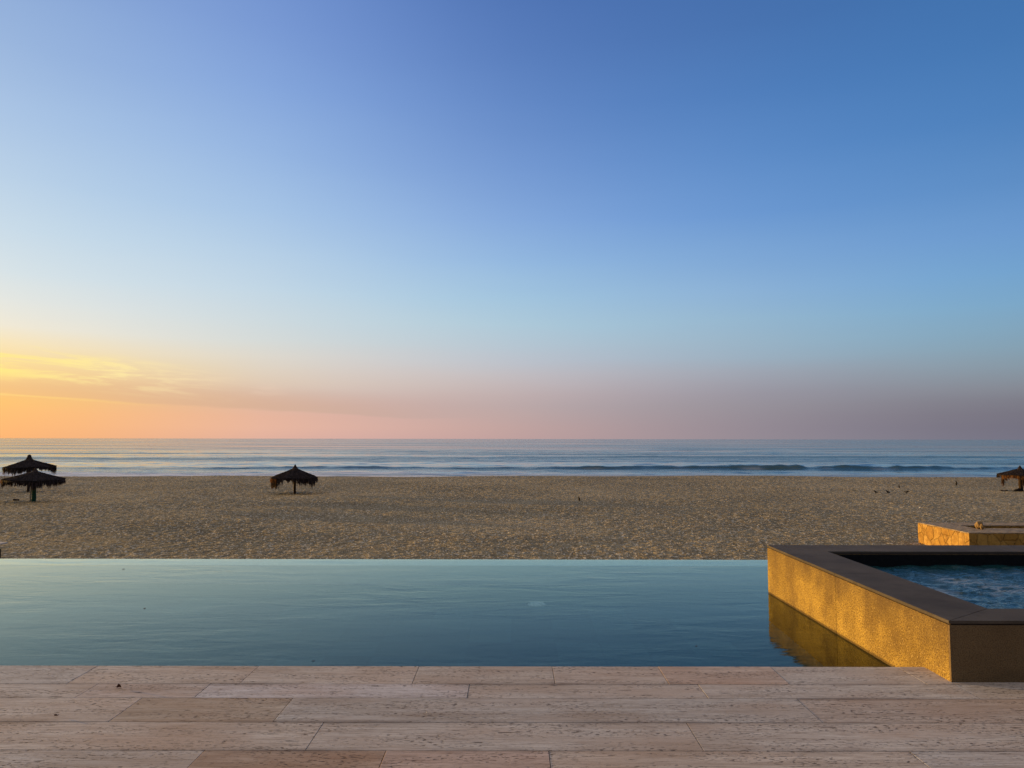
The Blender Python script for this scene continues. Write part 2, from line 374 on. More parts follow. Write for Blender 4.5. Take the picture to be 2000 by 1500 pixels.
def mat_spa_wall():
    m, nt, p = material('exposed_aggregate')
    v = nt.coords()
    n1 = nt.noise(v, 2.2, 5, 0.6); n2 = nt.noise(v, 85, 3, 0.7); n3 = nt.noise(v, 9, 5, 0.6)
    stain = nt.noise(nt.coords((1.6, 2.0, 1.5)), 1.7, 6, 0.62)
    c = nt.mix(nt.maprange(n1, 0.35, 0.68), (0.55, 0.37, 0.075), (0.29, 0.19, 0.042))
    c = nt.mix(nt.maprange(stain, 0.46, 0.66, 0, 0.7), c, (0.17, 0.105, 0.035))
    c = nt.mix(nt.maprange(n2, 0.47, 0.58, 0, 0.8), c, (0.10, 0.055, 0.018))
    sp = nt.voronoi(v, 60); 
    c = nt.mix(nt.maprange(nt.noise(v, 105, 2, 0.5), 0.63, 0.70, 0, 0.85), c, (0.72, 0.52, 0.20))
    sx = nt.node('ShaderNodeSeparateXYZ'); nt.l.new(v, sx.inputs[0])
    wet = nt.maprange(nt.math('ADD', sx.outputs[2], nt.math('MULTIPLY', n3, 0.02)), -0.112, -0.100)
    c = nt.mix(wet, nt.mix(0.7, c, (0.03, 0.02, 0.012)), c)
    topd = nt.maprange(nt.math('ADD', sx.outputs[2], nt.math('MULTIPLY', n1, 0.28)), 0.26, 0.56, 0, 0.60)  # weaker light near the top, painted in as a darker colour
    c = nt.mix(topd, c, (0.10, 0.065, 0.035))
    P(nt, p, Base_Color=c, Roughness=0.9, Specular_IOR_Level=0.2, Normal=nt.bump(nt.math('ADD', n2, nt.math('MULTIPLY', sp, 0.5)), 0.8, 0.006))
    return m

def mat_spa_end():
    m, nt, p = material('shaded_aggregate')  # same stone as the side wall, front-face shade painted into a darker colour
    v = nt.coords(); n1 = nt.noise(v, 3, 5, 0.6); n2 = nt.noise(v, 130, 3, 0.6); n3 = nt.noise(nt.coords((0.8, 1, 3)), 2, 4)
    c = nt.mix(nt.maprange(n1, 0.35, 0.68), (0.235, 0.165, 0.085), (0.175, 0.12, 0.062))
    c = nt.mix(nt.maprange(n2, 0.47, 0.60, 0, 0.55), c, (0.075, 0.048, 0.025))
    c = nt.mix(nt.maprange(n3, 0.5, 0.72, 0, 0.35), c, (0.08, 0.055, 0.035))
    P(nt, p, Base_Color=c, Roughness=0.95, Specular_IOR_Level=0.1, Normal=nt.bump(n2, 0.6, 0.004))
    return m

def mat_coping():
    m, nt, p = material('dark_coping_stone')
    v = nt.coords()
    n1 = nt.noise(v, 1.6, 5, 0.6); n2 = nt.noise(nt.coords((4, 60, 4)), 1, 4, 0.6); n3 = nt.noise(v, 180, 2)
    c = nt.mix(nt.maprange(n1, 0.35, 0.65), (0.090, 0.076, 0.060), (0.155, 0.130, 0.100))
    c = nt.mix(nt.maprange(n2, 0.5, 0.75, 0, 0.35), c, (0.07, 0.055, 0.05))
    c = nt.mix(nt.maprange(n3, 0.3, 0.7, 0, 0.45), c, (0.04, 0.034, 0.03))
    c = nt.mix(nt.maprange(nt.noise(v, 7, 5, 0.65), 0.55, 0.7, 0, 0.5), c, (0.06, 0.05, 0.042))
    P(nt, p, Base_Color=c, Roughness=0.75, Specular_IOR_Level=0.1, Normal=nt.bump(n3, 0.4, 0.002))
    return m

def mat_plain(name, c1, c2, scale=6, rough=0.85, bump=0.3, dist=0.01, stretch=(1, 1, 1)):
    m, nt, p = material(name)
    n = nt.noise(nt.coords(stretch), scale, 5, 0.6)
    P(nt, p, Base_Color=nt.mix(nt.maprange(n, 0.32, 0.68), c1, c2), Roughness=rough, Specular_IOR_Level=0.2, Normal=nt.bump(n, bump, dist))
    return m

def mat_masonry():
    m, nt, p = material('rubble_masonry')
    # coordinates laid out along the wall: (x+y, z)
    v = nt.coords(); sx = nt.node('ShaderNodeSeparateXYZ'); nt.l.new(v, sx.inputs[0])
    cb = nt.node('ShaderNodeCombineXYZ'); nt.set(cb.inputs[0], nt.math('ADD', sx.outputs[0], sx.outputs[1])); nt.set(cb.inputs[1], nt.math('MULTIPLY', sx.outputs[2], 0.85))
    wb = nt.node('ShaderNodeVectorMath', operation='ADD'); nt.l.new(cb.outputs[0], wb.inputs[0])
    wn = nt.node('ShaderNodeVectorMath', operation='SCALE'); nt.l.new(nt.noise(cb.outputs[0], 3, 3, 0.5, 0, 1), wn.inputs[0]); wn.inputs['Scale'].default_value = 0.10; nt.l.new(wn.outputs[0], wb.inputs[1])
    edge = nt.voronoi(wb.outputs[0], 2.5, 'DISTANCE_TO_EDGE'); cell = nt.voronoi(wb.outputs[0], 2.5, 'F1', out='Color')
    sc = nt.node('ShaderNodeSeparateColor'); nt.l.new(cell, sc.inputs[0])
    c = nt.ramp(sc.outputs[0], [(0, (0.42, 0.235, 0.052)), (0.5, (0.48, 0.285, 0.066)), (1, (0.56, 0.35, 0.10))])
    c = nt.mix(nt.maprange(nt.noise(v, 4.5, 6, 0.68), 0.42, 0.62, 0, 0.7), c, (0.27, 0.14, 0.035))
    c = nt.mix(nt.maprange(edge, 0.020, 0.004, 0, 0.32), c, (0.16, 0.085, 0.03))
    h = nt.math('ADD', nt.maprange(edge, 0.0, 0.07, 0, 0.8, 'SMOOTHSTEP'), nt.math('MULTIPLY', nt.noise(v, 9, 5, 0.6), 0.5))
    P(nt, p, Base_Color=c, Roughness=0.9, Specular_IOR_Level=0.2, Normal=nt.bump(h, 0.9, 0.05))
    return m

def mat_thatch(name, c1, c2, trans=0.25):
    m, nt, p = material(name)
    at = nt.node('ShaderNodeNewGeometry')
    c = nt.mix(at.outputs['Random Per Island'], c1, c2)
    P(nt, p, Base_Color=c, Roughness=0.9, Specular_IOR_Level=0.1)
    tr = nt.node('ShaderNodeBsdfTranslucent'); nt.l.new(c, tr.inputs[0])
    ms = nt.node('ShaderNodeMixShader'); ms.inputs[0].default_value = trans
    nt.l.new(p.outputs[0], ms.inputs[1]); nt.l.new(tr.outputs[0], ms.inputs[2])
    nt.l.new(ms.outputs[0], nt.n['Material Output'].inputs[0])
    return m

M = dict(
    sand=mat_sand(), sea=mat_sea(), poolw=mat_pool_water(), spaw=mat_spa_water(), tile=mat_tile(), trav=mat_travertine(),
    spawall=mat_spa_wall(), spaend=mat_spa_end(), coping=mat_coping(), masonry=mat_masonry(),
    weir=mat_plain('weir_stone', (0.36, 0.52, 0.56), (0.46, 0.62, 0.66), 5, 0.4),
    basin=mat_plain('spa_lining', (0.006, 0.007, 0.008), (0.014, 0.014, 0.015), 20, 0.6),
    concrete=mat_plain('concrete', (0.30, 0.25, 0.20), (0.38, 0.32, 0.26), 4, 0.9),
    substrate=mat_plain('mortar_bed', (0.05, 0.035, 0.03), (0.09, 0.07, 0.06), 20, 0.95),
    ledge=mat_plain('planter_cap', (0.20, 0.145, 0.09), (0.48, 0.38, 0.26), 5, 0.9, 1.0, 0.06),
    palecap=mat_plain('pale_cap', (0.60, 0.54, 0.47), (0.70, 0.64, 0.56), 3.5, 0.9),
    darkface=mat_plain('brown_pier', (0.07, 0.05, 0.035), (0.12, 0.085, 0.055), 5, 0.9, 0.6, 0.03),
    soil=mat_plain('dark_soil', (0.03, 0.022, 0.016), (0.06, 0.045, 0.03), 9, 0.95, 1.0, 0.03),
    rock=mat_plain('ochre_rock', (0.26, 0.17, 0.075), (0.36, 0.25, 0.12), 8, 0.9, 0.8, 0.03),
    thatch=mat_thatch('thatch', (0.022, 0.017, 0.016), (0.095, 0.072, 0.066), 0.2),
    thatch_core=mat_plain('thatch_core', (0.012, 0.009, 0.008), (0.03, 0.024, 0.02), 8, 0.95, 1.0, 0.05),
    fringe=mat_thatch('sunlit_fringe', (0.14, 0.055, 0.020), (0.34, 0.17, 0.06), 0.45),
    ragged=mat_thatch('ragged_fringe', (0.045, 0.026, 0.018), (0.11, 0.065, 0.042), 0.35),
    pole=mat_plain('weathered_pole', (0.035, 0.022, 0.016), (0.07, 0.045, 0.03), 6, 0.9, 0.6, 0.02, (1, 1, 0.2)),
    greenpole=mat_plain('green_paint', (0.010, 0.060, 0.030), (0.020, 0.10, 0.05), 6, 0.6, 0.5, 0.01, (1, 1, 0.2)),
    palestrip=mat_plain('pale_strip', (0.36, 0.31, 0.25), (0.55, 0.48, 0.40), 6, 0.85, 0.5, 0.01, (1, 1, 0.2)),
    bird=mat_plain('dark_feathers', (0.012, 0.010, 0.008), (0.035, 0.03, 0.025), 20, 0.7),
    cloth=mat_plain('faded_cloth', (0.42, 0.33, 0.31), (0.58, 0.48, 0.46), 9, 0.9),
    darkbag=mat_plain('black_cloth', (0.012, 0.012, 0.013), (0.03, 0.028, 0.03), 9, 0.8),
    leaf=mat_plain('dead_leaf', (0.07, 0.03, 0.02), (0.13, 0.06, 0.035), 60, 0.8),
    white=mat_plain('white_scrap', (0.75, 0.73, 0.68), (0.85, 0.83, 0.8), 60, 0.7),
    drain=mat_plain('drain_cover', (0.16, 0.36, 0.40), (0.55, 0.72, 0.76), 38, 0.4),
)

# ------------------------------------------------------------ beach
def axis(parts):
    out = []
    for a, b, st in parts: out.append(np.arange(a, b, st))
    return np.concatenate(out)

GZ = -2.7
def beach_base(x, y):
    crest = 87 + perlin(x/45, x*0, 3)*3
    t = np.clip((y-crest)/34, 0, None)
    z = GZ - np.minimum(t, 1)**1.0*2.6*(1-np.exp(-t*6)) - np.clip(t-1, 0, None)*1.2
    z = z + perlin(x/22, y/16, 5)*0.10*np.clip((y-40)/30, 0, 1) + perlin(x/7, y/5, 6)*0.05*np.clip((y-22)/6, 0, 1)
    z = z + perlin(x/60, x*0+4.3, 8)*0.10*np.exp(-((y-84)/10)**2)
    return z

xs = np.concatenate([-np.geomspace(3000, 68, 26)[:-1], np.arange(-68, 68, 0.13), np.geomspace(68, 3000, 26)])
ys = np.concatenate([np.arange(11.6, 24, 0.8), np.arange(24, 52, 0.095), np.arange(52, 96, 0.15), np.arange(96, 150, 2.0)])
Xg, Yg = np.meshgrid(xs, ys)
Zb = beach_base(Xg, Yg)
amp = np.clip((Yg-21)/3, 0, 1)*np.clip(1-(np.abs(Xg)-64)/4, 0, 1)*np.clip((98-Yg)/5, 0, 1)
warpx = Xg+perlin(Xg*1.1, Yg*1.1, 21)*0.35; warpy = Yg+perlin(Xg*1.1+9, Yg*1.1, 22)*0.35
n1 = perlin(warpx*1.7, warpy*1.9, 31); n2 = perlin(warpx*3.4, warpy*3.6, 32); n3 = perlin(Xg*0.7, Yg*0.8, 33)
patch = 0.75+0.5*perlin(Xg/9, Yg/7, 34)
n4 = perlin(warpx*6.1, warpy*5.6, 35)
Zb = Zb + amp*patch*(0.060*(0.35-np.abs(n1)) + 0.075*(0.3-np.abs(n2)) + 0.030*n4 + 0.015*n3)
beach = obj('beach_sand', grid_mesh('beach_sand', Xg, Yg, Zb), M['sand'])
beach['kind'] = 'structure'
del Xg, Yg, Zb, warpx, warpy, n1, n2, n3, amp, patch

def ground_z(x, y):
    return float(beach_base(np.array([float(x)]), np.array([float(y)]))[0])

# ------------------------------------------------------------ sea
SEA = -5.0
xs = np.concatenate([-np.geomspace(40000, 230, 24)[:-1], np.arange(-230, 230, 1.0), np.geomspace(230, 40000, 24)])
ys = np.concatenate([np.arange(108, 260, 0.55), np.arange(260, 520, 1.6), np.geomspace(520, 45000, 60)])
Xg, Yg = np.meshgrid(xs, ys)
near = np.clip(1-(Yg-380)/140, 0, 1)*np.clip(1-(np.abs(Xg)-200)/30, 0, 1)
Zs = np.full_like(Xg, SEA)
yc = 171+perlin(Xg/55, Xg*0, 41)*4
A = np.interp(Xg, [-230, -75, -50, -36, -22, -5, 10, 30, 50, 80, 98, 125, 230], [0.12, 0.15, 0.4, 0.45, 0.28, 0.35, 0.5, 0.6, 0.85, 0.85, 0.6, 0.45, 0.3])
A = A*(1+0.45*perlin(Xg/7, Xg*0+2, 43)+0.3*perlin(Xg/2.3, Xg*0+5, 44))
d = Yg-yc
Zs += A*np.where(d < 0, np.exp(-(d/1.7)**2), np.exp(-(d/6)**2))
for (y0, a, w, s) in ((232, 0.36, 4, 51), (258, 0.25, 4, 57), (285, 0.5, 6, 52), (330, 0.45, 7, 53), (390, 0.5, 9, 58), (470, 0.6, 12, 59), (200, 0.28, 2.5, 54), (152, 0.22, 2.2, 55), (143, 0.16, 1.6, 56)):
    ycc = y0+perlin(Xg/70, Xg*0, s)*5
    env = np.clip(0.45+1.2*perlin(Xg/38, Xg*0+1, s+20), 0, 1)
    dd = Yg-ycc
    Zs += 0.7*env*a*np.where(dd < 0, np.exp(-(dd/w)**2), np.exp(-(dd/(2*w))**2))
Zs += near*(0.16*perlin(Xg/14, Yg/5.5, 61)+0.10*perlin(Xg/6, Yg/2.4, 62)+0.05*perlin(Xg/2.6, Yg/1.4, 63))
me = grid_mesh('sea', Xg, Yg, Zs)
foam = 1.0*np.clip((152+perlin(Xg/14, Yg/6, 71)*9-Yg)/9, 0, 1)
foam *= np.interp(Xg, [-230, -20, 10, 60, 230], [1.0, 1.0, 0.55, 0.35, 0.35])
foam = np.maximum(foam, 0.30*np.exp(-((Yg-yc+2.2)/1.0)**2)*np.clip((perlin(Xg/7, Xg*0, 72)-0.05)*3, 0, 1)*np.clip((A-0.3)*1.5, 0, 1))
a = me.attributes.new('foam', 'FLOAT', 'POINT'); a.data.foreach_set('value', foam.ravel().astype(np.float32))
sea = obj('sea', me, M['sea']); sea['kind'] = 'structure'
del Xg, Yg, Zs, foam, A, d, near, yc

# ------------------------------------------------------------ travertine deck
def deck():
    bm = bmesh.new(); lay = bm.loops.layers.float_color.new('slab')
    EDGE = 5.552; G = 0.0015
    rows = [(5.552, 5.158, [-8, -5.2, -4.1, -2.912, -1.782, -0.652, 0.285, 1.031, 1.823, 2.72, 4.1, 6.2, 9]),
            (5.158, 4.882, [-8, -6.0, -4.4, -2.70, -1.966, -0.275, 1.218, 2.902, 4.6, 6.0, 9]),
            (4.882, 4.476, [-8, -5.5, -4.0, -2.283, -1.351, 1.762, 4.3, 9]),
            (4.476, 4.081, [-8, -5.9, -3.9, -1.061, 0.989, 3.6, 9]),
            (4.081, 3.69, [-8, -5.1, -3.6, -1.578, -0.645, 0.192, 2.044, 3.9, 9])]
    y = 3.69; k = 0
    while y > -2.5:
        h = (0.28, 0.40, 0.395, 0.39)[k % 4]; xs = [-8.0]
        while xs[-1] < 8: xs.append(xs[-1]+random.uniform(0.8, 2.4))
        rows.append((y, y-h, xs)); y -= h; k += 1
    special = {(1, -1.966): (1.07, 1.10, 1.20), (2, -2.283): (0.86, 0.80, 0.72), (4, -1.578): (0.86, 0.72, 0.62), (4, -0.645): (0.95, 0.80, 0.74),
               (0, 0.285): (0.98, 0.92, 0.88), (0, 1.031): (0.97, 0.86, 0.80), (2, 1.762): (0.88, 0.82, 0.78), (1, -2.70): (1.02, 0.98, 0.98), (4, 0.192): (1.02, 0.97, 0.92)}
    base = (0.81, 0.74, 0.65)
    for ri, (y1, y0, xs) in enumerate(rows):
        for xa, xb in zip(xs[:-1], xs[1:]):
            n0 = len(bm.faces)
            dz = random.uniform(-0.0006, 0.0006)
            box(bm, xa+G, xb-G, y0+G, y1-G if ri else y1, -0.035, dz, 0.0022)
            bm.faces.ensure_lookup_table()
            tnt = special.get((ri, round(xa, 3)))
            if tnt is None:
                b = random.uniform(0.92, 1.06); w = random.uniform(-0.035, 0.035); tnt = (b+w, b, b-w)
            rid = random.random()
            for fc in bm.faces[n0:]:
                for lp in fc.loops: lp[lay] = (base[0]*tnt[0], base[1]*tnt[1], base[2]*tnt[2], rid)
    o = bm_obj('deck', bm, M['trav']); o['kind'] = 'structure'
    # store as linear float colours
    me = o.data; src = me.color_attributes['slab']
    vals = np.empty(len(src.data)*4, np.float32); src.data.foreach_get('color', vals)
    bed = box_obj('deck_base', -8, 8, -2.4, 5.50, -0.35, -0.0372, M['substrate']); bed['kind'] = 'structure'
deck()

# ------------------------------------------------------------ swimming pool
WL = -0.135
PX0, PX1, PY0, PY1 = -14.0, 9.0, 5.50, 11.24
FL = -1.45
pool = thing('swimming_pool', 'infinity swimming pool lined with teal tiles in front of the travertine deck', 'swimming pool', (0, 8.3, FL))
def rel(o, root):
    o.matrix_parent_inverse = Matrix.Translation(root.location).inverted() if root.rotation_euler.z == 0 else (Matrix.Translation(root.location) @ Matrix.Rotation(root.rotation_euler.z, 4, 'Z')).inverted()
    return o
bm = bmesh.new()
def quad(bm, a, b, c, d): bm.faces.new([bm.verts.new(v) for v in (a, b, c, d)])
rel(box_obj('floor', PX0, PX1, PY0, PY1, FL-0.2, FL, M['tile'], pool), pool)
rel(box_obj('near_wall', PX0, PX1, PY0-0.3, PY0, FL, -0.037, M['tile'], pool), pool)
rel(box_obj('side_wall', PX0-0.3, PX0, PY0-0.3, PY1, FL, 0.0, M['tile'], pool), pool)
rel(box_obj('side_wall', PX1, PX1+0.3, PY0-0.3, PY1, FL, 0.0, M['tile'], pool), pool)
rel(box_obj('overflow_edge', PX0, PX1, 10.72, PY1, -2.9, WL-0.018, M['weir'], pool, 0.004), pool)
bm = bmesh.new()
bmesh.ops.create_cone(bm, cap_ends=True, segments=28, radius1=0.115, radius2=0.10, depth=0.02)
bmesh.ops.translate(bm, verts=bm.verts, vec=(0.31, 9.67, FL+0.012))
rel(bm_obj('drain_cover', bm, M['drain'], pool), pool)
bm = bmesh.new()
xs_ = [PX0+0.001, PX1-0.001]
quad(bm, (PX0, PY0, WL), (PX1, PY0, WL), (PX1, PY1+0.004, WL), (PX0, PY1+0.004, WL))
w = bm_obj('pool_water', bm, M['poolw']); w['kind'] = 'structure'
# catch channel wall beyond the overflow edge
cw = box_obj('catch_channel_wall', PX0, PX1, 12.0, 12.3, -3.2, -2.2, M['concrete'])
tag(cw, 'low plain retaining wall below the far overflow edge of the pool', 'wall')

# ------------------------------------------------------------ raised spa
SX0, SX1, SY0, SY1, ST = 2.907, 7.4, 5.207, 8.86, 0.4
IX0, IX1, IY0, IY1 = 3.39, 6.95, 5.577, 8.36
spa = thing('raised_spa', 'raised square hot tub with golden sunlit side wall and dark stone rim', 'hot tub', (5.1, 7.0, 0))
JY = 7.02
WT = ST-0.030
for (x0, x1, y0, y1, nm) in ((SX0, IX0, SY0+0.02, JY-0.0015, 'side_wall'), (SX0, IX0, JY+0.0015, SY1, 'side_wall'),
                             (SX0, SX1, SY0, SY0+0.0195, 'front_wall'), (IX0, SX1, SY0+0.02, IY0, 'inner_wall'), (IX0, SX1, IY1, SY1, 'rear_wall'), (IX1, SX1, IY0, IY1, 'side_wall')):
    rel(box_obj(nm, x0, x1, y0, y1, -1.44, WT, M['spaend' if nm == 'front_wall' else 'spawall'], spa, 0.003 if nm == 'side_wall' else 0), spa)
# inner lining and floor
L = 0.012
bm = bmesh.new()
box(bm, IX0, IX1, IY0, IY1, -0.55, -0.5)
for q in ((IX0, IX0+L, IY0, IY1), (IX1-L, IX1, IY0, IY1), (IX0+L, IX1-L, IY0, IY0+L), (IX0+L, IX1-L, IY1-L, IY1)):
    box(bm, q[0], q[1], q[2], q[3], -0.5, WT-0.003)
rel(bm_obj('lining', bm, M['basin'], spa), spa)
# shadow-gap course, then mitred coping slabs
bm = bmesh.new()
for q in ((SX0+0.012, IX0, SY0+0.012, SY1-0.012), (IX1, SX1-0.012, SY0+0.012, SY1-0.012), (IX0, IX1, SY0+0.012, IY0), (IX0, IX1, IY1, SY1-0.012)):
    box(bm, *q, WT, WT+0.010)
rel(bm_obj('shadow_gap', bm, M['substrate'], spa), spa)
def slab(pts, z0=WT+0.010, z1=ST):
    bm = bmesh.new()
    lo = [bm.verts.new((x, y, z0)) for x, y in pts]; hi = [bm.verts.new((x, y, z1)) for x, y in pts]
    bm.faces.new(lo[::-1]); bm.faces.new(hi)
    n = len(pts)
    for i in range(n): bm.faces.new((lo[i], lo[(i+1) % n], hi[(i+1) % n], hi[i]))
    bmesh.ops.bevel(bm, geom=bm.edges[:], offset=0.0022, segments=2, affect='EDGES')
    rel(bm_obj('coping_slab', bm, M['coping'], spa), spa)
g = 0.0012; o_ = 0.003
ax0, ax1, ay0, ay1 = SX0-o_, SX1+o_, SY0-o_, SY1+o_
slab([(ax0, ay0+g), (IX0, IY0+g), (IX0, JY-g), (ax0, JY-g)])
slab([(ax0, JY+g), (IX0, JY+g), (IX0, IY1-g), (ax0, ay1-g)])
slab([(ax0+g, ay0), (5.0-g, ay0), (5.0-g, IY0), (IX0+g, IY0)])
slab([(5.0+g, ay0), (ax1-g, ay0), (IX1-g, IY0), (5.0+g, IY0)])
slab([(ax1, ay0+g), (ax1, ay1-g), (IX1, IY1-g), (IX1, IY0+g)])
slab([(ax0+g, ay1), (IX0+g, IY1), (5.45-g, IY1), (5.45-g, ay1)])
slab([(5.45+g, ay1), (5.45+g, IY1), (IX1-g, IY1), (ax1-g, ay1)])
# spa water
xs = np.arange(IX0+L, IX1-L, 0.014); ys = np.arange(IY0+L, IY1-L, 0.014)
Xg, Yg = np.meshgrid(xs, ys)
wx = Xg+0.15*perlin(Xg*2, Yg*2, 81); wy = Yg+0.15*perlin(Xg*2, Yg*2+7, 82)
Zw = 0.256+0.018*perlin(wx*2.6, wy*4.5, 83)+0.014*(0.3-np.abs(perlin(wx*4, wy*8, 84)))+0.006*perlin(wx*11, wy*19, 85)
sw = obj('spa_water', grid_mesh('spa_water', Xg, Yg, Zw), M['spaw']); sw['kind'] = 'structure'

# ------------------------------------------------------------ stone planter on the beach, right
def rough_box(name, x0, x1, y0, y1, z0, z1, mat, parent, cut=0.12, amp=0.018, seed=1):
    bm = bmesh.new(); box(bm, x0, x1, y0, y1, z0, z1)
    for ax, (a, b) in enumerate(((x0, x1), (y0, y1), (z0, z1))):
        n = int((b-a)/cut)
        for i in range(1, n):
            no = [0, 0, 0]; no[ax] = 1; cop = [0, 0, 0]; cop[ax] = a+(b-a)*i/n
            bmesh.ops.bisect_plane(bm, geom=bm.verts[:]+bm.edges[:]+bm.faces[:], plane_co=cop, plane_no=no)
    v = np.array([q.co[:] for q in bm.verts])
    s = v[:, 0]+v[:, 1]
    dx = perlin(s*3.3, v[:, 2]*4, seed)*amp; dz = perlin(v[:, 0]*2.2, v[:, 1]*2.2, seed+1)*amp; 
    for q, a_, c_ in zip(bm.verts, dx, dz):
        q.co.x += a_; q.co.y += a_*0.8; 
        if q.co.z > z0+0.05: q.co.z += c_
    return rel(bm_obj(name, bm, mat, parent), parent)

pl = thing('stone_planter', 'low golden rubble-stone planter on the sand behind the hot tub', 'planter', (20.5, 30.6, GZ))
PT = -1.85
rough_box('wall', 16.93, 24, 28.8, 30.3, GZ-0.3, PT-0.03, M['masonry'], pl, seed=3)
rough_box('wall', 16.93, 18.05, 30.3, 31.3, GZ-0.3, PT-0.03, M['masonry'], pl, seed=3)
rough_box('wall', 16.93, 24, 31.3, 32.4, GZ-0.3, PT-0.03, M['masonry'], pl, seed=3)
rough_box('wall', 23.0, 24, 30.3, 31.3, GZ-0.3, PT-0.03, M['masonry'], pl, seed=3)
for q in ((16.95, 23.98, 28.83, 30.3), (16.95, 18.05, 30.3, 31.3), (16.95, 23.98, 31.3, 32.37), (23.0, 23.98, 30.3, 31.3)):
    rough_box('cap', q[0], q[1], q[2], q[3], PT-0.03, PT+0.004, M['ledge'], pl, 0.16, 0.02, seed=9)
rel(box_obj('soil', 18.05, 23.0, 30.3, 31.3, GZ, PT-0.45, M['soil'], pl), pl)

def rock(name, loc, r, label, sc=(1, 1, 1), seed=0):
    bm = bmesh.new(); bmesh.ops.create_icosphere(bm, subdivisions=4, radius=1)
    v = np.array([q.co[:] for q in bm.verts])
    n = perlin(v[:, 0]*1.3+v[:, 2], v[:, 1]*1.3+5, seed)*0.22+perlin(v[:, 0]*4+v[:, 2]*2, v[:, 1]*4+v[:, 2], seed+1)*0.07
    for q, k in zip(bm.verts, n): q.co = q.co*(1+k)*r; q.co = Vector((q.co.x*sc[0], q.co.y*sc[1], q.co.z*sc[2]))
    zmin = min(q.co.z for q in bm.verts)
    for q in bm.verts: q.co.z -= zmin+0.01
    o = bm_obj(name, bm, M['rock'], None, True); o.location = loc
    tag(o, label, 'rock', 'rocks on the planter rim'); return o
rock('rock', (18.12, 30.14, PT), 0.15, 'larger rounded ochre rock standing at the rim corner of the stone planter', (1.0, 0.9, 1.0), 3)
rock('rock', (18.08, 29.90, PT), 0.085, 'smaller rounded ochre rock leaning in front of the larger one', (0.8, 0.8, 1.25), 8)

# pier at the left picture edge
pr = thing('low_pier', 'dark brown masonry pier with pale cap at the far left above the pool edge', 'pier', (-17.2, 25.1, GZ))
rough_box('wall', -18.6, -16.50, 24.4, 25.2, GZ-0.3, -1.97, M['darkface'], pr, 0.2, 0.02, 13)
rel(box_obj('cap', -18.8, -16.67, 25.1, 25.75, -1.87, -1.83, M['palecap'], pr, 0.01), pr)
rel(box_obj('cap_bed', -18.6, -16.95, 25.22, 25.7, -2.7, -1.87, M['concrete'], pr), pr)

